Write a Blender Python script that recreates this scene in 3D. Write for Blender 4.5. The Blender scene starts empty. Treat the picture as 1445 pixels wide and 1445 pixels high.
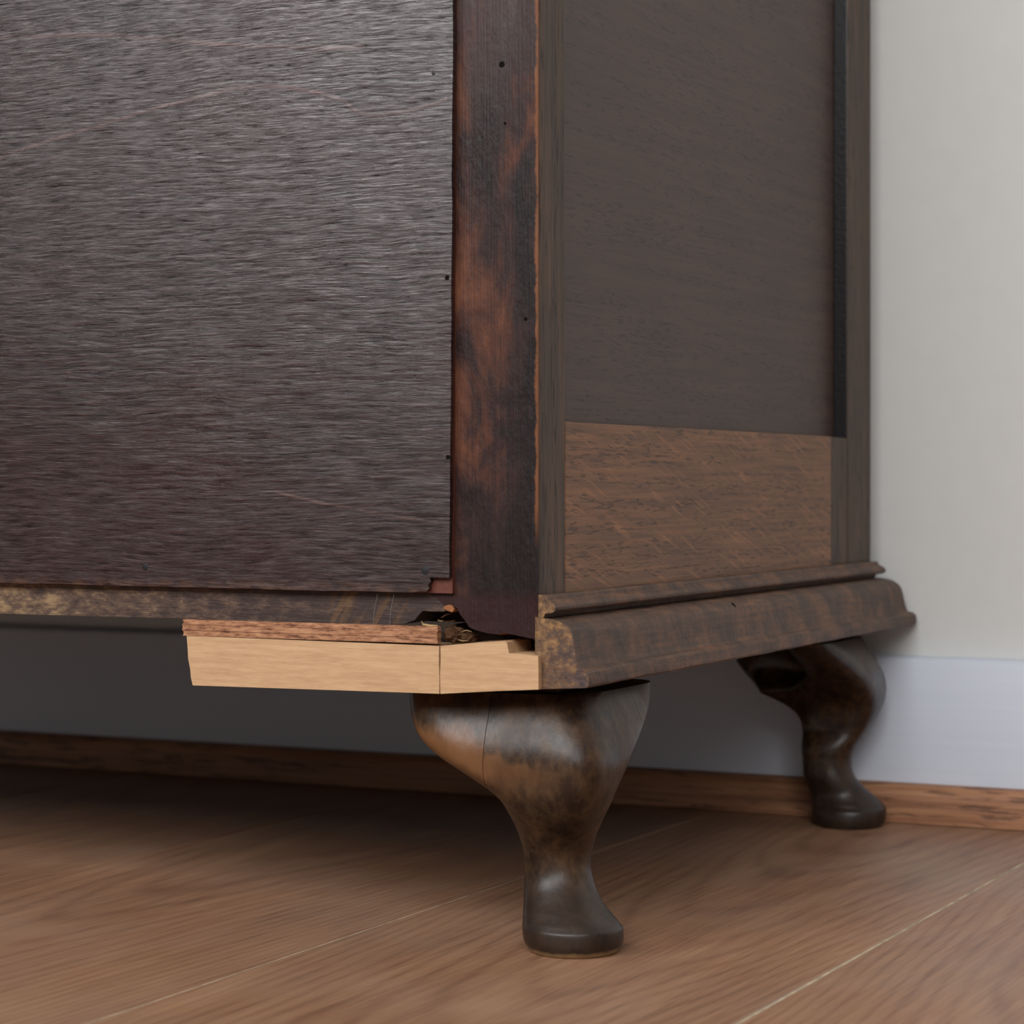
import bpy, bmesh, math, random
from mathutils import Vector, Matrix
random.seed(4)
SC = bpy.context.scene
COL = SC.collection
# ------------------------------------------------------------------ camera
F_PX, SIZE, HORIZON = 3300.0, 1445.0, 680.0
cam = bpy.data.cameras.new('camera')
camo = bpy.data.objects.new('camera', cam)
COL.objects.link(camo)
camo.location = (0, 0, 0.2)
camo.rotation_euler = (math.pi / 2, 0, 0)
cam.sensor_width = 36.0
cam.lens = 36.0 * F_PX / SIZE
cam.shift_y = -(SIZE / 2 - HORIZON) / SIZE
cam.clip_start = 0.02
cam.dof.use_dof = True
cam.dof.focus_distance = 1.05
cam.dof.aperture_fstop = 14.0
SC.camera = camo
# ------------------------------------------------------------------ cabinet frame: rear corner of the cabinet on the floor
THETA = math.radians(26)
ORIGIN = Vector(((760 - 722.5) / F_PX * 0.97, 0.97, 0))
FRAME = Matrix.Translation(ORIGIN) @ Matrix.Rotation(-THETA, 4, 'Z')   # local x: right along the cabinet's back, y: towards the wall
def P(x, y, z): return FRAME @ Vector((x, y, z))
# ------------------------------------------------------------------ light
world = bpy.data.worlds.new('room_light')
SC.world = world
world.use_nodes = True
bg = world.node_tree.nodes['Background']
bg.inputs[0].default_value = (1.0, 0.97, 0.95, 1)
bg.inputs[1].default_value = 0.21
def window_light(name, loc, target, sx, sy, power, color):
    l = bpy.data.lights.new(name, 'AREA')
    l.shape = 'RECTANGLE'; l.size = sx; l.size_y = sy; l.energy = power; l.color = color
    o = bpy.data.objects.new(name, l)
    COL.objects.link(o)
    o.location = P(*loc)
    d = P(*target) - o.location
    o.rotation_euler = d.to_track_quat('-Z', 'Y').to_euler()
    return o
window_light('window_daylight', (0.0, -1.75, 1.5), (0.0, 0.0, 1.5), 3.1, 1.3, 92, (0.97, 0.985, 1.0))
vs = SC.view_settings
SC.display_settings.display_device = 'sRGB'
vs.view_transform = 'Standard'
vs.look = 'None'
vs.exposure = 0.0
vs.gamma = 1.0
vs.use_curve_mapping = False

# ------------------------------------------------------------------ node helper
def lin(c):
    f = lambda v: v / 12.92 if v <= 0.04045 else ((v + 0.055) / 1.055) ** 2.4
    return tuple(f(v / 255) for v in c) + (1,)
class Mat:
    def __init__(s, name):
        s.m = bpy.data.materials.new(name); s.m.use_nodes = True
        s.t = s.m.node_tree; s.b = s.t.nodes['Principled BSDF']
        s.co = s.t.nodes.new('ShaderNodeTexCoord').outputs['Object']
    def n(s, t): return s.t.nodes.new('ShaderNode' + t)
    def put(s, a, v):
        if isinstance(v, bpy.types.NodeSocket): s.t.links.new(v, a)
        else: a.default_value = v
    def jitter(s, amt):          # a different piece of timber for every object
        i = s.n('ObjectInfo'); c = s.n('CombineXYZ')
        for k, q in enumerate((3.7, 9.1, 0.0)):
            s.put(c.inputs[k], s.math('MULTIPLY', i.outputs['Random'], amt * q))
        v = s.n('VectorMath'); s.put(v.inputs[0], s.co); s.put(v.inputs[1], c.outputs[0])
        s.co = v.outputs[0]
        return i.outputs['Random']
    def mapped(s, scale, rot=(0, 0, 0), loc=(0, 0, 0), co=None):
        m = s.n('Mapping'); s.put(m.inputs['Vector'], co or s.co)
        m.inputs['Scale'].default_value = scale; m.inputs['Rotation'].default_value = rot; m.inputs['Location'].default_value = loc
        return m.outputs[0]
    def noise(s, scale, detail=4, rough=0.55, dist=0.0, rot=(0, 0, 0), loc=(0, 0, 0), co=None):
        if rot != (0, 0, 0):
            co = s.mapped((1, 1, 1), rot, co=co)
        x = s.n('TexNoise'); s.put(x.inputs['Vector'], s.mapped(scale, loc=loc, co=co))
        x.inputs['Scale'].default_value = 1; x.inputs['Detail'].default_value = detail
        x.inputs['Roughness'].default_value = rough; x.inputs['Distortion'].default_value = dist
        return x.outputs[0]
    def ramp(s, f, stops, interp='LINEAR'):
        r = s.n('ValToRGB'); s.put(r.inputs[0], f); e = r.color_ramp.elements
        r.color_ramp.interpolation = interp
        while len(e) < len(stops): e.new(0.5)
        for k, (p, c) in enumerate(stops):
            e[k].position = p
            e[k].color = (c, c, c, 1) if isinstance(c, (int, float)) else c
        return r.outputs[0]
    def step(s, f, a, b, lo=0.0, hi=1.0):
        m = s.n('MapRange'); s.put(m.inputs[0], f)
        for k, v in zip((1, 2, 3, 4), (a, b, lo, hi)): m.inputs[k].default_value = v
        return m.outputs[0]
    def math(s, op, a, b=0.0, c=0.0):
        m = s.n('Math'); m.operation = op
        s.put(m.inputs[0], a); s.put(m.inputs[1], b); s.put(m.inputs[2], c)
        return m.outputs[0]
    def mix(s, f, a, b, mode='MIX'):
        m = s.n('Mix'); m.data_type = 'RGBA'; m.blend_type = mode
        s.put(m.inputs[0], f); s.put(m.inputs[6], a); s.put(m.inputs[7], b)
        return m.outputs[2]
    def axis(s, co=None):
        x = s.n('SeparateXYZ'); s.put(x.inputs[0], co or s.co); return x.outputs
    def curve(s, f, pts):
        c = s.n('FloatCurve'); s.put(c.inputs[1], f); k = c.mapping.curves[0]
        while len(k.points) < len(pts): k.points.new(0.5, 0.5)
        for p, q in zip(k.points, pts): p.location = q
        c.mapping.update()
        return c.outputs[0]
    def bump(s, h, strength, dist, prev=None):
        b = s.n('Bump'); s.put(b.inputs['Height'], h); b.inputs['Strength'].default_value = strength; b.inputs['Distance'].default_value = dist
        if prev is not None: s.put(b.inputs['Normal'], prev)
        return b.outputs[0]
    def out(s, col, rough, normal=None, spec=0.5):
        s.put(s.b.inputs['Base Color'], col); s.put(s.b.inputs['Roughness'], rough)
        s.put(s.b.inputs['Specular IOR Level'], spec)
        if normal is not None: s.put(s.b.inputs['Normal'], normal)
        return s.m

def plain(name, c, rough=0.6, spec=0.4, var=0.25, sc=400):
    m = Mat(name)
    n = m.noise((sc, sc, sc), 4)
    col = m.mix(n, lin([v * (1 - var) for v in c]), lin([min(255, v * (1 + var)) for v in c]))
    return m.out(col, rough, m.bump(n, 0.3, 0.0006), spec)

# dark varnished plywood of the back panel: grain runs left to right
def make_back_ply():
    m = Mat('stained_plywood')
    x, y, z = m.axis()
    warp = m.noise((9, 9, 22), 3, 0.5)
    co = m.n('CombineXYZ')
    m.put(co.inputs[0], x); m.put(co.inputs[1], y); m.put(co.inputs[2], m.math('MULTIPLY_ADD', warp, 0.010, z))
    co = co.outputs[0]
    streak = m.noise((48, 1, 640), 6, 0.68, co=co)
    long_ = m.noise((14, 1, 260), 4, 0.6, co=co, loc=(3, 0, 9))
    fine = m.noise((130, 1, 1500), 4, 0.65, co=co, loc=(7, 0, 2))
    cloud = m.noise((7, 1, 9), 3, 0.5, loc=(1.3, 0, 0.7))
    col = m.ramp(m.math('ADD', m.math('MULTIPLY', streak, 0.6), m.math('MULTIPLY', fine, 0.4)), [(0.36, lin((14, 8, 8))), (0.5, lin((38, 21, 20))), (0.66, lin((58, 34, 31)))])
    red = m.step(m.noise((10, 1, 13), 3, 0.55, loc=(4, 0, 4)), 0.42, 0.75)
    col = m.mix(m.math('MULTIPLY', red, 0.55), col, lin((50, 22, 22)))
    # the pale contour of a growth ring, wandering over the veneer
    def ring(pts, x0, x1, z0, z1, w, gain):
        f = m.step(x, x0, x1)
        c = m.curve(f, pts)
        d = m.math('ABSOLUTE', m.math('SUBTRACT', m.math('MULTIPLY_ADD', c, z1 - z0, z0), m.math('MULTIPLY_ADD', m.math('SUBTRACT', long_, 0.5), 0.002, z)))
        inside = m.math('MULTIPLY', m.math('GREATER_THAN', x, x0), m.math('LESS_THAN', x, x1))
        return m.math('MULTIPLY', m.math('MULTIPLY', m.step(d, 0.0, w, 1, 0), inside), m.math('MULTIPLY', m.step(long_, 0.3, 0.62), gain))
    X0, X1, Z0, Z1 = -0.285, -0.040, 0.34, 0.38
    pts = [(-0.285, .347), (-0.2661, .3525), (-0.2222, .361), (-0.1684, .3701), (-0.1387, .3735), (-0.115, .371), (-0.0921, .3646), (-0.0746, .3564), (-0.0506, .3586), (-0.040, .361)]
    r1 = ring([((a - X0) / (X1 - X0), (b - Z0) / (Z1 - Z0)) for a, b in pts], X0, X1, Z0, Z1, 0.0013, 0.9)
    r2 = ring([(0, .9), (0.35, .62), (0.7, .4), (1, .25)], -0.125, -0.045, 0.178, 0.198, 0.0010, 0.7)
    r3 = ring([(0, .85), (0.3, .75), (0.55, .52), (0.8, .3), (1, .2)], -0.285, -0.08, 0.380, 0.411, 0.0014, 0.8)
    rings = m.math('MINIMUM', m.math('ADD', m.math('ADD', r1, r2), r3), 1.0)
    col = m.mix(m.math('MULTIPLY', rings, m.step(streak, 0.38, 0.6, 0.3, 0.85)), col, lin((118, 88, 80)))
    # rubbed lower edge
    edge = m.math('MULTIPLY', m.step(z, 0.1535, 0.1575, 1, 0), m.step(m.noise((120, 1, 260), 3), 0.42, 0.62))
    col = m.mix(m.math('MULTIPLY', edge, 0.6), col, lin((92, 62, 44)))
    pit = m.step(fine, 0.36, 0.46, 0, 1)
    h = m.math('ADD', m.math('MULTIPLY', streak, 2.2), m.math('ADD', m.math('MULTIPLY', pit, 0.6), m.math('MULTIPLY', long_, 2.2)))
    h = m.math('ADD', h, m.math('MULTIPLY', rings, 0.4))
    nrm = m.bump(h, 0.18, 0.0010)
    nrm = m.bump(m.noise((22, 1, 34), 3), 0.12, 0.005, nrm)
    rough = m.math('ADD', m.step(cloud, 0.35, 0.68, 0.22, 0.34), m.math('MULTIPLY', m.math('SUBTRACT', streak, 0.5), 0.2))
    return m.out(col, rough, nrm, m.step(m.math('ADD', m.math('MULTIPLY', fine, 0.5), m.math('MULTIPLY', streak, 0.5)), 0.38, 0.62, 0.12, 1.22))

# old softwood stile: purple black stain worn to red brown, pale worn arris
def make_back_stile():
    m = Mat('worn_stained_softwood')
    x, y, z = m.axis()
    g = m.noise((1100, 500, 16), 4, 0.6)
    blotch = m.noise((42, 20, 20), 6, 0.62, 0.6, loc=(0.4, 0, 1.7))
    side = m.step(x, -0.040, -0.004, 0.10, -0.10)
    f = m.math('ADD', blotch, side)
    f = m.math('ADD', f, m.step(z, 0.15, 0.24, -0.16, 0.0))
    f = m.math('ADD', f, m.math('MULTIPLY', m.math('SUBTRACT', g, 0.5), 0.22))
    col = m.ramp(f, [(0.34, lin((24, 14, 14))), (0.47, lin((44, 26, 23))), (0.56, lin((72, 40, 28))), (0.70, lin((104, 62, 40)))])
    col = m.mix(m.math('MULTIPLY', m.step(z, 0.345, 0.40), m.step(blotch, 0.40, 0.58, 1.0, 0.35)), col, m.mix(g, lin((36, 28, 30)), lin((78, 60, 56))))
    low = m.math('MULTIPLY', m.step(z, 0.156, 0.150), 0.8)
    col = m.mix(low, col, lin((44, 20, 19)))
    wig = m.noise((60, 60, 45), 6, 0.7)
    arris = m.step(m.math('ADD', x, m.math('MULTIPLY', m.math('SUBTRACT', wig, 0.5), 0.008)), -0.0018, -0.0008)
    arris = m.math('MULTIPLY', arris, m.step(z, 0.172, 0.19))
    col = m.mix(arris, col, m.mix(g, lin((84, 50, 29)), lin((128, 80, 48))))
    brk = m.math('MULTIPLY', m.step(y, 0.0006, 0.0025), m.step(z, 0.152, 0.148))
    col = m.mix(brk, col, lin((150, 92, 52)))
    h = m.math('ADD', m.math('MULTIPLY', g, 0.7), m.noise((300, 300, 140), 5, 0.65))
    return m.out(col, m.step(blotch, 0.35, 0.65, 0.40, 0.58), m.bump(h, 0.5, 0.0012), 0.28)

def make_back_rail():
    m = Mat('dusty_stained_rail')
    x, y, z = m.axis()
    g = m.noise((60, 20, 700), 4, 0.6)
    n = m.noise((95, 40, 210), 6, 0.72)
    dust = m.math('ADD', n, m.step(x, -0.30, -0.08, 0.10, -0.15))
    col = m.ramp(dust, [(0.38, lin((52, 37, 33))), (0.52, lin((84, 64, 52))), (0.70, lin((140, 114, 82)))])
    # yellow glue runs near the repaired corner
    run = m.noise((260, 20, 40), 3, 0.5, 0.8, rot=(0, -0.5, 0))
    zone = m.math('MULTIPLY', m.step(x, -0.112, -0.098), m.step(x, -0.058, -0.068))
    col = m.mix(m.math('MULTIPLY', m.step(run, 0.50, 0.72, 0, 0.7), zone), col, lin((108, 76, 42)))
    return m.out(col, 0.55, m.bump(m.math('ADD', g, n), 0.4, 0.001), 0.4)

# oak: ax = grain axis ('y' along the side or 'z' upright)
def make_oak(name, dark, mid, light, ax, rays=0.0, pores=0.5, rough=0.5, cloudy=0.5, spec=0.45, bumps=0.4, coarse=1.0):
    m = Mat(name)
    m.jitter(0.0)
    if ax == 'z': st, po, fl = (620, 620, 14), (520, 520, 60), (160, 160, 10)
    elif ax == 'y': st, po, fl = (500, 16, 620), (500, 110, 800), (100, 9, 160)
    else: st, po, fl = (16, 500, 620), (75, 380, 560), (9, 100, 160)
    st = tuple(v * coarse for v in st); po = tuple(v * coarse for v in po)
    g = m.noise(st, 4, 0.6, 0.2)
    cl = m.noise(fl, 4, 0.55, 0.3)
    big = m.noise((14, 14, 9), 3, 0.5)
    f = m.math('ADD', m.math('MULTIPLY', g, 0.5), m.math('MULTIPLY', cl, 0.5))
    col = m.ramp(f, [(0.36, lin(dark)), (0.5, lin(mid)), (0.64, lin(light))])
    col = m.mix(m.math('MULTIPLY', m.step(big, 0.4, 0.65), cloudy), col, lin([v * 0.78 for v in mid]))
    h = g
    if rays:
        ray = m.noise((60, 20, 430), 3, 0.5, 0.4, rot=(0.31, 0, 0))
        ray = m.math('MULTIPLY', m.step(ray, 0.55, 0.64), m.step(m.noise((20, 40, 60), 3), 0.38, 0.6))
        col = m.mix(m.math('MULTIPLY', ray, rays), col, lin([min(255, v * 1.22) for v in light]))
    p = m.noise(po, 3, 0.55, 0.15, loc=(5, 2, 8))
    rows = m.noise(tuple(v * (0.05 if k == 'xyz'.index(ax) else 0.30) for k, v in enumerate(po)), 2, 0.5, loc=(1, 6, 3))
    pm = m.math('MULTIPLY', m.step(p, 0.54, 0.62), m.step(rows, 0.41, 0.54))
    col = m.mix(m.math('MULTIPLY', pm, pores), col, lin([v * 0.42 for v in dark]))
    h = m.math('SUBTRACT', m.math('MULTIPLY', g, 0.6), pm)
    return m.out(col, rough, m.bump(h, bumps, 0.0006), spec)

def make_moulding():
    m = Mat('weathered_oak_moulding')
    x, y, z = m.axis()
    g = m.noise((300, 30, 500), 4, 0.6)
    mott = m.noise((45, 70, 45), 5, 0.7, 0.3)
    f = m.math('ADD', m.math('MULTIPLY', g, 0.35), m.math('MULTIPLY', mott, 0.65))
    col = m.ramp(f, [(0.36, lin((62, 47, 40))), (0.5, lin((92, 69, 55))), (0.64, lin((130, 90, 62)))])
    col = m.mix(m.step(m.noise((420, 260, 420), 4, 0.7), 0.35, 0.65, 0.45, 0), col, lin((58, 46, 42)))
    # sawn end, bare and stained
    e = m.step(y, 0.0012, 0.0002)
    en = m.noise((230, 200, 230), 6, 0.7)
    blue = m.math('MULTIPLY', m.step(m.math('SUBTRACT', x, m.math('MULTIPLY', z, -0.4)), 0.054, 0.066), m.step(z, 0.142, 0.128))
    ecol = m.ramp(en, [(0.34, lin((58, 42, 34))), (0.5, lin((112, 82, 54))), (0.64, lin((156, 116, 72)))])
    ecol = m.mix(m.step(z, 0.140, 0.122, 0, 0.65), ecol, m.mix(en, lin((46, 36, 36)), lin((112, 80, 58))))
    ecol = m.mix(m.math('MULTIPLY', blue, m.step(en, 0.62, 0.46, 0, 0.55)), ecol, lin((50, 44, 54)))
    col = m.mix(e, col, ecol)
    h = m.math('ADD', m.math('MULTIPLY', g, 0.5), m.noise((260, 260, 260), 5, 0.7))
    return m.out(col, 0.55, m.bump(h, 0.55, 0.0012), 0.4)

def make_new_wood():
    m = Mat('bare_new_softwood')
    m.jitter(1.0)
    g = m.noise((30, 60, 520), 4, 0.6)
    f = m.noise((140, 200, 900), 3, 0.6)
    col = m.ramp(m.math('ADD', m.math('MULTIPLY', g, 0.6), m.math('MULTIPLY', f, 0.4)), [(0.35, lin((176, 138, 102))), (0.65, lin((196, 160, 122)))])
    return m.out(col, 0.6, m.bump(f, 0.25, 0.0004), 0.3)
def make_ply_edge():
    m = Mat('raw_plywood_edge')
    x, y, z = m.axis()
    g = m.noise((160, 100, 700), 5, 0.65)
    col = m.ramp(g, [(0.34, lin((84, 50, 34))), (0.44, lin((142, 96, 68))), (0.66, lin((180, 132, 98)))])
    return m.out(col, 0.65, m.bump(g, 0.5, 0.0008), 0.3)

def make_leg():
    m = Mat('worn_varnished_leg')
    x, y, z = m.axis()
    g = m.noise((120, 120, 40), 4, 0.6)
    mott = m.noise((55, 55, 34), 5, 0.62, 0.5)
    col = m.ramp(m.math('ADD', m.math('MULTIPLY', g, 0.4), m.math('MULTIPLY', mott, 0.6)), [(0.36, lin((22, 13, 9))), (0.5, lin((38, 24, 16))), (0.66, lin((64, 42, 27)))])
    # finish rubbed through to bare wood below the knee wing
    zw = m.math('MULTIPLY_ADD', m.math('SUBTRACT', m.noise((38, 38, 30), 5, 0.6, loc=(2, 2, 2)), 0.5), 0.035, z)
    zone = m.math('MULTIPLY', m.math('MULTIPLY', m.step(zw, 0.066, 0.078), m.step(zw, 0.094, 0.086)), m.step(y, 0.06, 0.03))
    zone = m.math('MULTIPLY', zone, m.step(x, 0.008, -0.034, 0.10, 0.85))
    patch = m.math('MULTIPLY', m.step(x, -0.0293, -0.0288), m.step(zw, 0.083, 0.085))
    zone = m.math('MULTIPLY', zone, m.math('SUBTRACT', 1.0, m.math('MULTIPLY', patch, 0.85)))
    grime = m.noise((170, 170, 110), 6, 0.72, loc=(4, 1, 2))
    col = m.mix(m.step(grime, 0.42, 0.66, 0, 0.45), col, lin((96, 72, 46)))
    col = m.mix(zone, col, m.mix(g, lin((88, 56, 33)), lin((132, 90, 56))))
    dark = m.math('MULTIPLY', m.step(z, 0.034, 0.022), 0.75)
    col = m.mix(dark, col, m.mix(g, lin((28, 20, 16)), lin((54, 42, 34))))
    rim = m.step(m.math('ADD', z, m.math('MULTIPLY', m.math('SUBTRACT', g, 0.5), 0.003)), 0.0028, 0.0012)
    col = m.mix(m.math('MULTIPLY', rim, m.step(y, 0.2, 0.15, 0, 0.85)), col, lin((150, 122, 86)))
    h = m.math('ADD', m.math('MULTIPLY', m.noise((240, 240, 60), 4, 0.6), 0.5), m.noise((36, 36, 26), 4, 0.6))
    return m.out(col, m.step(mott, 0.35, 0.65, 0.27, 0.46), m.bump(m.math('ADD', h, m.math('MULTIPLY', grime, 0.5)), 0.25, 0.0010), 0.40)

def make_floor():
    m = Mat('oak_laminate')
    x0, y0, z0 = m.axis()
    r = m.jitter(1.0)
    warp = m.noise((9, 2.2, 1), 3, 0.5)
    xr = m.math('ADD', x0, m.math('MULTIPLY_ADD', r, 0.10, -0.05))
    par = m.math('MULTIPLY_ADD', m.math('MULTIPLY', xr, xr), 5200.0, m.math('MULTIPLY_ADD', y0, -70.0, m.math('MULTIPLY', warp, 26.0)))
    bands = m.math('POWER', m.math('MULTIPLY_ADD', m.math('SINE', par), 0.5, 0.5), 3.0)
    streak = m.noise((520, 16, 1), 5, 0.65)
    pore = m.step(m.noise((800, 40, 1), 3, 0.6, loc=(2, 2, 0)), 0.56, 0.68)
    broad = m.noise((40, 3.5, 1), 4, 0.6)
    cloud = m.noise((7, 5, 1), 4, 0.55)
    f = m.math('ADD', m.math('MULTIPLY', streak, 0.45), m.math('MULTIPLY', broad, 0.30))
    f = m.math('ADD', f, m.math('MULTIPLY', cloud, 0.25))
    f = m.math('MULTIPLY_ADD', bands, -0.075, f)
    f = m.math('MULTIPLY_ADD', pore, -0.03, f)
    col = m.ramp(f, [(0.34, lin((112, 76, 55))), (0.46, lin((140, 101, 75))), (0.60, lin((162, 122, 92)))])
    col = m.mix(m.step(r, 0, 1, 0, 0.15), col, lin((166, 122, 98)))
    dust = m.step(m.noise((9, 9, 1), 5, 0.6, loc=(3, 3, 0)), 0.42, 0.75, 0.03, 0.28)
    col = m.mix(dust, col, lin((158, 140, 124)))
    return m.out(col, m.step(cloud, 0.35, 0.65, 0.40, 0.52), m.bump(m.math('ADD', streak, broad), 0.12, 0.0005), 0.4)

def make_wall():
    m = Mat('emulsion_wall')
    n = m.noise((60, 60, 60), 6, 0.6)
    col = m.mix(n, lin((206, 205, 202)), lin((213, 212, 209)))
    return m.out(col, 0.75, m.bump(n, 0.12, 0.002), 0.25)
def make_skirting():
    m = Mat('white_gloss_paint')
    g = m.noise((6, 50, 260), 4, 0.6)
    col = m.mix(g, lin((203, 208, 218)), lin((211, 215, 225)))
    return m.out(col, 0.42, m.bump(g, 0.12, 0.0012), 0.4)

MT = dict(ply=make_back_ply(), stile=make_back_stile(), rail=make_back_rail(),
    oak_up=make_oak('upright_oak', (52, 40, 32), (78, 60, 47), (98, 73, 55), 'z', 0, 0.9, 0.5, 0.4, spec=0.3),
    oak_panel=make_oak('dark_oak_panel', (66, 50, 43), (74, 57, 49), (83, 63, 53), 'y', 0, 0.55, 0.42, 0.22, spec=0.3, bumps=0.12),
    oak_rail=make_oak('rayed_oak', (92, 64, 45), (118, 81, 55), (140, 97, 62), 'y', 0.45, 0.55, 0.5, 0.25, coarse=0.9),
    mould=make_moulding(), new=make_new_wood(), plyedge=make_ply_edge(), leg=make_leg(),
    inside=plain('dark_raw_timber', (52, 34, 24), 0.8, 0.2), under=plain('red_veneer_layer', (88, 46, 34), 0.55),
    chip=plain('fresh_broken_timber', (138, 88, 54), 0.7, 0.3), nail=plain('blackened_nail', (22, 22, 25), 0.5, 0.4),
    hole2=plain('black_stain', (26, 23, 26), 0.3, 0.6), hole=plain('nail_hole', (14, 10, 9), 0.9, 0.1), fluff=plain('brown_fluff', (66, 46, 32), 0.9, 0.1, 0.5, 900), splinter=plain('pale_splinter', (150, 124, 84), 0.7, 0.3),
    web=plain('cobweb', (120, 118, 112), 0.6, 0.3), floor=make_floor(), wall=make_wall(), skirt=make_skirting(),
    bead=make_oak('oak_floor_trim', (126, 82, 56), (162, 112, 80), (186, 136, 98), 'x', 0, 0.55, 0.5, 0.15, coarse=0.6),
    dust=plain('joint_dust', (146, 132, 112), 0.9, 0.1, 0.55, 90))

# ------------------------------------------------------------------ mesh helpers (all in the cabinet's local frame)
def link(name, bm, mat, parent=None, smooth=None, kind=None, label=None):
    bmesh.ops.recalc_face_normals(bm, faces=bm.faces[:])
    me = bpy.data.meshes.new(name); bm.to_mesh(me); bm.free()
    me.materials.append(mat)
    if smooth is not None:
        for p in me.polygons: p.use_smooth = True
        me.set_sharp_from_angle(angle=math.radians(smooth))
    o = bpy.data.objects.new(name, me); COL.objects.link(o)
    if parent: o.parent = parent
    else: o.matrix_world = FRAME
    if kind: o['kind'] = kind
    if label: o['label'] = label
    return o
def bevel(bm, w, seg=2, ang=30):
    e = [k for k in bm.edges if len(k.link_faces) == 2 and k.calc_face_angle(0) > math.radians(ang)]
    if w and e: bmesh.ops.bevel(bm, geom=e, offset=w, segments=seg, profile=0.6, affect='EDGES', clamp_overlap=True)
def box(x0, x1, y0, y1, z0, z1, w=0.0, seg=2):
    bm = bmesh.new(); bmesh.ops.create_cube(bm, size=1)
    for v in bm.verts:
        v.co = Vector((x0 + (x1 - x0) * (v.co.x + .5), y0 + (y1 - y0) * (v.co.y + .5), z0 + (z1 - z0) * (v.co.z + .5)))
    bevel(bm, w, seg)
    return bm
def slab(pts, y0, y1, w=0.0, seg=2):
    """outline of (x, z) points given thickness from y0 to y1"""
    bm = bmesh.new()
    a = [bm.verts.new((x, y0, z)) for x, z in pts]; b = [bm.verts.new((x, y1, z)) for x, z in pts]
    n = len(pts)
    for k in range(n): bm.faces.new((a[k], a[(k + 1) % n], b[(k + 1) % n], b[k]))
    bm.faces.new(a); bm.faces.new(b[::-1])
    bevel(bm, w, seg)
    return bm
def rough_line(a, b, n, amp):
    r = []
    for k in range(n):
        t = k / n
        r.append((a[0] + (b[0] - a[0]) * t + (random.uniform(-amp, amp) if k else 0), a[1] + (b[1] - a[1]) * t + (random.uniform(-amp, amp) if k else 0)))
    return r
def sweep(profile, path):
    """profile of (outward, z) carried along mitred stations; a station is a function d -> (x, y)"""
    bm = bmesh.new(); n = len(profile)
    rows = [[bm.verts.new((*st(d), z)) for d, z in profile] for st in path]
    for r0, r1 in zip(rows, rows[1:]):
        for k in range(n): bm.faces.new((r0[k], r0[(k + 1) % n], r1[(k + 1) % n], r1[k]))
    bm.faces.new(rows[0]); bm.faces.new(rows[-1][::-1])
    return bm
def tube(pts, r, sides=5):
    bm = bmesh.new(); rows = []
    for k, p in enumerate(pts):
        p = Vector(p); d = (Vector(pts[min(k + 1, len(pts) - 1)]) - Vector(pts[max(k - 1, 0)])).normalized()
        u = d.orthogonal().normalized(); v = d.cross(u)
        rr = r * (1.0 if 0 < k < len(pts) - 1 else 0.5)
        rows.append([bm.verts.new(p + rr * (u * math.cos(2 * math.pi * q / sides) + v * math.sin(2 * math.pi * q / sides))) for q in range(sides)])
    for a, b in zip(rows, rows[1:]):
        for q in range(sides): bm.faces.new((a[q], a[(q + 1) % sides], b[(q + 1) % sides], b[q]))
    bm.faces.new(rows[0]); bm.faces.new(rows[-1][::-1])
    return bm
def dome(x, y, z, r, h, axis=(0, -1, 0), rings=3, sides=12):
    """a shallow dome, its flat side on the surface, bulging along axis"""
    bm = bmesh.new(); ax = Vector(axis).normalized(); u = ax.orthogonal().normalized(); v = ax.cross(u); c = Vector((x, y, z))
    rows = [[bm.verts.new(c - ax * 0.001 + r * (u * math.cos(2 * math.pi * q / sides) + v * math.sin(2 * math.pi * q / sides))) for q in range(sides)]]
    for k in range(rings):
        a = math.pi / 2 * k / rings
        rows.append([bm.verts.new(c + ax * h * math.sin(a) + r * math.cos(a) * (u * math.cos(2 * math.pi * q / sides) + v * math.sin(2 * math.pi * q / sides))) for q in range(sides)])
    t = bm.verts.new(c + ax * h)
    for a, b in zip(rows, rows[1:]):
        for q in range(sides): bm.faces.new((a[q], a[(q + 1) % sides], b[(q + 1) % sides], b[q]))
    for q in range(sides): bm.faces.new((rows[-1][q], rows[-1][(q + 1) % sides], t))
    bm.faces.new(rows[0][::-1])
    return bm

# ------------------------------------------------------------------ setting
WALL_Y, SKIRT_Y, BEAD_Y = 0.4815, 0.467, 0.4545
link('wall_back', box(-2.6, 2.2, WALL_Y, WALL_Y + 0.1, -0.02, 2.4), MT['wall'], kind='structure')
prof = [(0.0, 0.0), (0.0, 0.0935), (0.0012, 0.0955), (0.004, 0.0965), (0.0144, 0.0965), (0.0144, 0.0)]
bm = slab([(a, b) for a, b in prof], 0, 1)
for v in bm.verts: v.co = Vector((-2.6 + 4.8 * v.co.y, SKIRT_Y + v.co.x, v.co.z))
link('baseboard_back', bm, MT['skirt'], kind='structure', smooth=40)
prof = [(0.0, 0.0004), (0.0, 0.0165), (0.0012, 0.0195), (0.0035, 0.0216), (0.0065, 0.0225), (0.0124, 0.0225), (0.0124, 0.0004)]
bm = slab(prof, 0, 1)
for v in bm.verts: v.co = Vector((-2.6 + 4.8 * v.co.y, BEAD_Y + v.co.x, v.co.z))
link('trim_1', bm, MT['bead'], kind='structure', smooth=40)
floor = link('floor', box(-2.6, 2.2, -3.2, WALL_Y, -0.03, -0.0007), MT['dust'], kind='structure')
PITCH, GAP = 0.2145, 0.0020
plank_mesh = {}
def plank_bm(length): 
    return box(-(PITCH - GAP) / 2, (PITCH - GAP) / 2, 0, length, -0.010, 0, 0.0007, 1)
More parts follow.
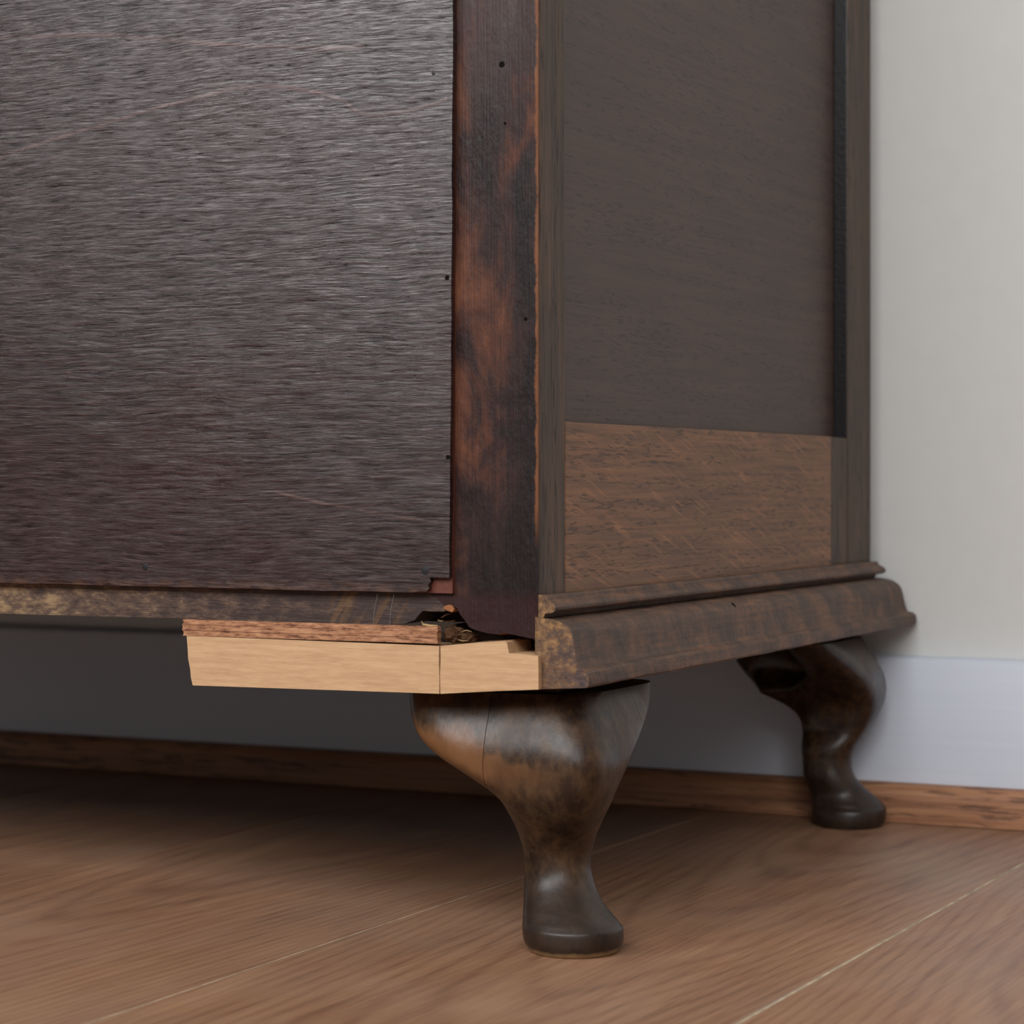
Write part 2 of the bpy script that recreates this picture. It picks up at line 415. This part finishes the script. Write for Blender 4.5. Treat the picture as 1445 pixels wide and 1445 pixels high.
for i in range(-8, 11):
    u0 = 0.1025 + PITCH * i - PITCH / 2          # middle of the row, measured leftwards from the cabinet corner
    cut = -0.55 - 0.5 * ((i * 7) % 5) / 5
    ends = [cut - 2.0, cut - 1.0, cut, 0.462]
    for y0, y1 in zip(ends, ends[1:]):
        L = round(y1 - y0 - GAP, 4)
        if L not in plank_mesh:
            o = link('plank', plank_bm(L), MT['floor'], floor); plank_mesh[L] = o.data
        else:
            o = bpy.data.objects.new('plank', plank_mesh[L]); COL.objects.link(o); o.parent = floor
        rz = 0.0165
        o.location = (-(u0 - 0.0165 * y0), y0, 0)
        o.rotation_euler = (0, 0, -rz)

# ------------------------------------------------------------------ cabinet
cab = bpy.data.objects.new('cabinet', None); COL.objects.link(cab)
cab.matrix_world = FRAME
cab['label'] = 'dark stained oak cabinet on cabriole legs, seen from its back corner'
cab['category'] = 'cabinet'
W, D, TOP = 0.86, 0.4585, 0.70
# back panel of two plies: the outer one is chipped off at its lower right corner
edge_r = [(-0.0391, TOP), ]
zz = TOP
right = []
k = 0
while zz > 0.165:
    right.append((-0.0391 + random.uniform(-0.00025, 0.00025) + 0.0018 * max(0, zz - 0.16) / 0.25 * 1.0, zz)); zz -= 0.012
right.append((-0.0391, 0.1598))
notch = [(-0.0440, 0.1597), (-0.0484, 0.1597), (-0.0480, 0.1580), (-0.0492, 0.1565), (-0.0488, 0.1550), (-0.0500, 0.1537)]
bottom = []
xx = -0.06
while xx > -W:
    bottom.append((xx, 0.1532 + random.uniform(-0.0002, 0.0002))); xx -= 0.02
back = link('back_panel', slab(right + notch + bottom + [(-W, 0.153), (-W, TOP)], -0.005, -0.0022, 0.0006, 2), MT['ply'], cab, label='glossy dark brown plywood back panel with pale ring mark')
link('under_ply', slab([(-0.0379, TOP), (-0.0391, 0.153), (-W, 0.1526), (-W, TOP)], -0.0022, 0.0004, 0.0004, 1), MT['under'], back, label='reddish inner ply bared at the chipped corner')
# stile at the corner, broken off ragged at its foot
foot = [(-0.0364, 0.1438), (-0.0346, 0.1420), (-0.0323, 0.1389), (-0.0302, 0.1381), (-0.0280, 0.1375), (-0.0240, 0.1366), (-0.0197, 0.1362), (-0.0157, 0.1369), (-0.0128, 0.1365), (-0.0088, 0.1358), (-0.0049, 0.1352), (-0.0028, 0.1349), (-0.0010, 0.1344)]
bm = slab([(-0.0505, TOP), (-0.0505, 0.1525), (-0.0455, 0.1490), (-0.0438, 0.1466), (-0.0418, 0.1472), (-0.0397, 0.1473), (-0.0380, 0.1466)] + foot + [(-0.0004, 0.1339), (-0.0003, 0.17), (-0.0003, TOP)], 0, 0.018, 0.0007, 2)
for v in bm.verts:      # the broken edge slopes back under the face
    if v.co.z < 0.148 and v.co.y > 0.009: v.co.z -= 0.0016; v.co.x += random.uniform(-0.0006, 0.0006)
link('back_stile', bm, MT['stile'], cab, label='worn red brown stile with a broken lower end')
link('broken_chip', slab([(-0.0445, 0.1466), (-0.0436, 0.1476), (-0.0418, 0.1481), (-0.0400, 0.1478), (-0.0392, 0.1462), (-0.0400, 0.1450), (-0.0425, 0.1456)], -0.0006, 0.004, 0.0004, 1), MT['chip'], cab, label='orange chip of freshly bared wood')
rail_pts = [(-W, 0.1390)] + [(x, 0.1388 + random.uniform(-0.0003, 0.0003)) for x in [-0.60, -0.45, -0.34, -0.27, -0.22, -0.18, -0.14, -0.11, -0.085, -0.072]] + [(-0.064, 0.1394), (-0.0585, 0.1412), (-0.0560, 0.1440), (-0.0547, 0.1452), (-0.0500, 0.1450), (-0.0438, 0.1452), (-0.0438, 0.158), (-W, 0.158)]
link('back_rail', slab(rail_pts, 0.0003, 0.020, 0.0006, 2), MT['rail'], cab, label='dusty lower back rail with pale patches')
# side: frame and sunk panel
link('side_stile', box(-0.020, 0.0, 0.0012, 0.0262, 0.1388, TOP, 0.0006), MT['oak_up'], cab)
link('side_panel', box(-0.0150, -0.0085, 0.018, 0.425, 0.15, TOP), MT['oak_panel'], cab, label='plain sunk side panel of dark oak')
link('side_rail', box(-0.020, -0.0003, 0.0273, 0.3852, 0.1388, 0.2256, 0.0005), MT['oak_rail'], cab, label='lower side rail of figured oak')
link('rail_end', box(-0.020, -0.0005, 0.3853, 0.4153, 0.118, 0.2252, 0.0004), MT['oak_up'], cab)
link('stained_edge', box(-0.0084, -0.0006, 0.4149, 0.4158, 0.2254, TOP, 0.0003), MT['hole2'], cab, label='black stained inner edge of the far stile')
link('side_stile', box(-0.020, 0.0, 0.4157, D, 0.118, TOP, 0.0006), MT['oak_up'], cab)
link('side_rail', box(-0.020, -0.0003, 0.0268, 0.4153, TOP - 0.06, TOP, 0.0005), MT['oak_rail'], cab)
link('front_board', box(-W, -0.0205, D - 0.018, D, 0.118, TOP, 0.0006), MT['oak_up'], cab)
link('top_board', box(-W - 0.01, 0.012, -0.012, D + 0.012, TOP, TOP + 0.018, 0.003), MT['oak_rail'], cab)
link('bottom_board', box(-W, -0.021, 0.0205, D - 0.0185, 0.1395, 0.150), MT['inside'], cab)
link('corner_block', box(-0.052, -0.0018, 0.0215, 0.075, 0.1106, 0.1385, 0.0008), MT['inside'], cab)
# base mouldings run along the side and round the front
FS = 0.8
stations = [lambda d: (d, 0.0), lambda d: (d, D + FS * d), lambda d: (-W, D + FS * d)]
plinth = [(-0.0016, 0.1139), (-0.0016, 0.1440), (0.0020, 0.1434), (0.0060, 0.1431), (0.0086, 0.1426), (0.0110, 0.1415), (0.0133, 0.1398), (0.0148, 0.1376), (0.0156, 0.1350), (0.0161, 0.1320), (0.0167, 0.1285), (0.0174, 0.1254), (0.0179, 0.1238), (0.0184, 0.1232), (0.0206, 0.1226), (0.0221, 0.1214), (0.0226, 0.1190), (0.0225, 0.1163), (0.0219, 0.1154)]
bm = sweep(plinth, stations)
bmesh.ops.subdivide_edges(bm, edges=[e for e in bm.edges if abs(e.verts[0].co.y - e.verts[1].co.y) > 0.3], cuts=40)
for v in bm.verts:
    if 0.0003 < v.co.y < D - 0.01 and v.co.x > 0.004:
        v.co.x += random.uniform(-0.00018, 0.00018); v.co.z += random.uniform(-0.00018, 0.00018)
link('plinth_moulding', bm, MT['mould'], cab, smooth=22, label='wide weathered ogee base moulding with a bare sawn end')
beadp = [(-0.0012, 0.1442), (-0.0012, 0.1531), (0.0030, 0.1530), (0.0038, 0.1522), (0.0040, 0.1510), (0.0056, 0.1502), (0.0068, 0.1492), (0.0075, 0.1480), (0.0074, 0.1470), (0.0066, 0.1461), (0.0052, 0.1457), (0.0028, 0.1455), (0.0020, 0.1436)]
bm = sweep(beadp, [lambda d: (d, 0.0004), stations[1], stations[2]])
link('bead_moulding', bm, MT['mould'], cab, smooth=22)
# new wood let into the broken base
link('repair_board', slab([(-0.1690, 0.1094), (-0.1700, 0.1130), (-0.1703, 0.1165), (-0.1714, 0.1210), (-0.1717, 0.1260), (-0.1722, 0.1314), (-0.0450, 0.1307), (-0.0452, 0.1240), (-0.0449, 0.1170), (-0.0450, 0.1106)], -0.003, 0.018, 0.0003, 1), MT['new'], cab, label='pale new softwood board let into the base')
link('repair_block', slab([(-0.0444, 0.1106), (-0.0446, 0.1180), (-0.0443, 0.1250), (-0.0444, 0.1307), (-0.0290, 0.1324), (-0.0142, 0.1338), (-0.0132, 0.1332), (-0.0125, 0.1300), (-0.0122, 0.1287), (-0.0061, 0.1286), (-0.0040, 0.1284), (0.0012, 0.1280), (0.0014, 0.1210), (0.0014, 0.1142), (-0.0180, 0.1128), (-0.0300, 0.1118)], -0.003, 0.020, 0.0003, 1), MT['new'], cab, label='pale new corner block with a notched top')
strip = bpy.data.objects.new('repair_strip', None); COL.objects.link(strip); strip.parent = cab
strip['label'] = 'raw plywood strip lying on the new board'
for z0, z1, x0, dy in ((0.1314, 0.1338, -0.1742, 0.0), (0.1339, 0.1364, -0.1745, -0.0003), (0.1365, 0.1386, -0.1744, 0.0001)):
    pts = [(x0, z0)] + [(x0 + 0.0006 * math.sin(k), z0 + (z1 - z0) * k / 3) for k in (1, 2)] + [(x0, z1), (-0.0458, z1 + 0.0003), (-0.0456, z0 + 0.0003)]
    link('ply_layer', slab(pts, -0.0032 + dy, 0.0, 0.0003, 1), MT['plyedge'], strip)
for k in range(9):            # splinters in the cavity
    x = random.uniform(-0.052, -0.038); z = 0.1385 + random.uniform(-0.004, 0.004) - max(0, x + 0.046) * 0.5; y = random.uniform(0.0005, 0.010)
    a = random.uniform(-0.5, 0.6); L = random.uniform(0.002, 0.007)
    p0 = Vector((x, y, z)); p1 = p0 + Vector((L * math.cos(a), random.uniform(-.001, .001), L * math.sin(a) * 0.6))
    link('splinter', tube([p0, (p0 + p1) / 2 + Vector((0, 0, random.uniform(-.0006, .0006))), p1], random.uniform(0.0002, 0.0006), 4), MT['splinter' if k % 4 == 0 else 'fluff'], cab)
link('splinter', tube([(-0.0545, -0.001, 0.1408), (-0.0535, -0.0015, 0.1395), (-0.0505, -0.001, 0.1390), (-0.0470, -0.0005, 0.1391)], 0.0006, 5), MT['splinter'], cab)
def clump(c, r, n):
    bm = bmesh.new(); bmesh.ops.create_icosphere(bm, subdivisions=3, radius=1)
    for v in bm.verts:
        q = 1 + random.uniform(-0.22, 0.22)
        v.co = Vector((c[0] + v.co.x * r[0] * q, c[1] + v.co.y * r[1] * q, c[2] + v.co.z * r[2] * q))
    return bm
link('debris_clump', clump((-0.0425, 0.0060, 0.1350), (0.0042, 0.005, 0.0034), 0), MT['fluff'], cab, label='brown fluff and dust packed in the broken corner')
link('debris_clump', clump((-0.0372, 0.0090, 0.1335), (0.0045, 0.005, 0.0026), 0), MT['fluff'], cab)
for x0, x1 in ((-0.0665, -0.0690), (-0.0745, -0.0770)):
    link('cobweb_thread', tube([(x0, -0.0035, 0.1520), ((x0 + x1) / 2 - 0.0005, -0.0030, 0.1455), (x1, -0.0030, 0.1387)], 0.00009, 4), MT['web'], cab)
# nails and holes
for x, z, r in ((-0.193, 0.1618, 0.0018), (-0.0506, 0.1626, 0.0022), (-0.0466, 0.3724, 0.0011)):
    link('nail_head', dome(x, -0.0049, z, r, 0.0003), MT['nail'], cab)
for x, z, r in ((-0.0398, 0.2104, 0.0012), (-0.0402, 0.2858, 0.0013)):
    link('nail_hole', dome(x, -0.0049, z, r, 0.0002), MT['hole'], cab)
for x, z, r in ((-0.0170, 0.3745, 0.0014), (-0.0155, 0.3498, 0.0007), (-0.0059, 0.2678, 0.0009)):
    link('nail_hole', dome(x, 0.0, z, r, 0.0002), MT['hole'], cab)
link('nail_hole', dome(0.0128, 0.195, 0.1400, 0.0016, 0.0003, (0.75, 0, 0.66)), MT['hole'], cab)

# ------------------------------------------------------------------ cabriole legs
ROWS = [(0.0, 0.0035, 0.0402, 0.0475, 0.1, 0.008), (0.003, 0.001, 0.0427, 0.0487, 0.1, 0.0077), (0.006, 0.0003, 0.044, 0.0491, 0.1, 0.0074), (0.01, 0.0005, 0.044, 0.0486, 0.1, 0.007), (0.0115, 0.001, 0.0439, 0.0467, 0.1, 0.0068), (0.015, 0.004, 0.0444, 0.0451, 0.1, 0.0065), (0.02, 0.0105, 0.0454, 0.0436, 0.1, 0.006), (0.025, 0.016, 0.0472, 0.0482, 0.1, 0.0055), (0.03, 0.0195, 0.0481, 0.0504, 0.1, 0.005), (0.035, 0.0202, 0.048, 0.0506, 0.1, 0.0048), (0.04, 0.021, 0.0485, 0.0531, 0.1, 0.0047), (0.045, 0.0195, 0.0488, 0.0517, 0.1, 0.0045), (0.05, 0.0165, 0.0487, 0.0483, 0.0875, 0.0043), (0.055, 0.012, 0.0487, 0.0428, 0.075, 0.0042), (0.06, 0.0088, 0.0499, 0.043, 0.065, 0.004), (0.065, 0.0055, 0.052, 0.0412, 0.055, 0.0036), (0.07, 0.0037, 0.0585, 0.0424, 0.05, 0.0032), (0.075, 0.002, 0.0691, 0.0465, 0.045, 0.0028), (0.08, 0.002, 0.0787, 0.0536, 0.0405, 0.0024), (0.085, 0.002, 0.086, 0.0609, 0.036, 0.002), (0.09, 0.0035, 0.0916, 0.0708, 0.034, 0.002), (0.095, 0.005, 0.0946, 0.0807, 0.032, 0.002), (0.1, 0.0073, 0.0969, 0.091, 0.0313, 0.002), (0.105, 0.0095, 0.0986, 0.0986, 0.0307, 0.002), (0.11, 0.012, 0.1002, 0.1048, 0.03, 0.002)]
def leg_section(s, ea, eb, T, c, z):
    d = 0.006 * min(1, max(0, (0.06 - z) / 0.045)); sb = s + d
    kv = 0.10 * min(1, max(0, (0.075 - z) / 0.03))
    Ta, Tb = min(T, .62 * (ea - s)), min(T, .62 * (eb - sb))
    k = min(1, max(0, (T / (.5 * (ea + eb) - s) - .45) / .3))
    ic = ((s + Tb) * (1 - k) + (ea - .06 * (ea - s)) * k, (sb + Ta) * (1 - k) + (eb - .06 * (eb - sb)) * k)
    p = [(ea - c * .5, sb + c * .3), ((ea + s) / 2, sb - kv * (ea - s)), (s + c, sb + c), (s - kv * (eb - sb), (eb + sb) / 2), (s + c * .3, eb - c * .5), (s + Tb, eb), ic, (ea, sb + Ta)]
    for _ in range(3):
        q = []
        for a, b in zip(p, p[1:] + p[:1]):
            q += [(.75 * a[0] + .25 * b[0], .75 * a[1] + .25 * b[1]), (.25 * a[0] + .75 * b[0], .25 * a[1] + .75 * b[1])]
        p = q
    e = min(1, max(0, (0.055 - z) / 0.03))
    ca, cb, ra, rb = (s + ea) / 2, (sb + eb) / 2, (ea - s) / 2, (eb - sb) / 2
    q = []
    for a, b in p:
        g = math.atan2((b - cb) / rb, (a - ca) / ra)
        q.append((a * (1 - e) + (ca + ra * math.cos(g)) * e, b * (1 - e) + (cb + rb * math.sin(g)) * e))
    return q
def leg_bm(front):
    bm = bmesh.new(); rows = []
    fine = []
    for a, b in zip(ROWS, ROWS[1:]):
        n = 3
        for k in range(n): fine.append(tuple(a[q] + (b[q] - a[q]) * k / n for q in range(6)))
    fine.append(ROWS[-1])
    for _ in range(5):      # ease the steps between rows, keep the pad's ridge
        fine = [fine[0]] + [tuple(fine[k][q] if q == 0 or fine[k][0] < 0.0025 else (fine[k - 1][q] + 2 * fine[k][q] + fine[k + 1][q]) / 4 for q in range(6)) for k in range(1, len(fine) - 1)] + [fine[-1]]
    for _ in range(10):
        fine = [fine[0]] + [tuple((fine[k - 1][1] + 2 * fine[k][1] + fine[k + 1][1]) / 4 if q == 1 and fine[k][0] > 0.02 else fine[k][q] for q in range(6)) for k in range(1, len(fine) - 1)] + [fine[-1]]
    for z, s, ea, eb, T, c in fine:
        rows.append([bm.verts.new((-(a - .0235) - (0.007 if front else 0), (0.462 - b + 0.007 * max(0, 1 - abs(z - 0.04) / 0.026)) if front else (b + .004), z)) for a, b in leg_section(s, ea, eb, T, c, z)])
    n = len(rows[0])
    for r0, r1 in zip(rows, rows[1:]):
        for k in range(n): bm.faces.new((r0[k], r0[(k + 1) % n], r1[(k + 1) % n], r1[k]))
    bm.faces.new(rows[0]); bm.faces.new(rows[-1][::-1])
    return bm
def cut(bm, co, no):
    """keep the side the normal points to, capped"""
    g = bm.verts[:] + bm.edges[:] + bm.faces[:]
    r = bmesh.ops.bisect_plane(bm, geom=g, plane_co=co, plane_no=no, clear_inner=True)
    bmesh.ops.holes_fill(bm, edges=[e for e in r['geom_cut'] if isinstance(e, bmesh.types.BMEdge)])
    return bm
for front in (False, True):
    JX, JY = -0.029 - (0.007 if front else 0), (0.462 - 0.064 if front else 0.068)
    sy = -1 if front else 1
    b1 = cut(leg_bm(front), (JX, 0, 0), (1, 0, 0)); b1 = cut(b1, (0, JY, 0), (0, -sy, 0))
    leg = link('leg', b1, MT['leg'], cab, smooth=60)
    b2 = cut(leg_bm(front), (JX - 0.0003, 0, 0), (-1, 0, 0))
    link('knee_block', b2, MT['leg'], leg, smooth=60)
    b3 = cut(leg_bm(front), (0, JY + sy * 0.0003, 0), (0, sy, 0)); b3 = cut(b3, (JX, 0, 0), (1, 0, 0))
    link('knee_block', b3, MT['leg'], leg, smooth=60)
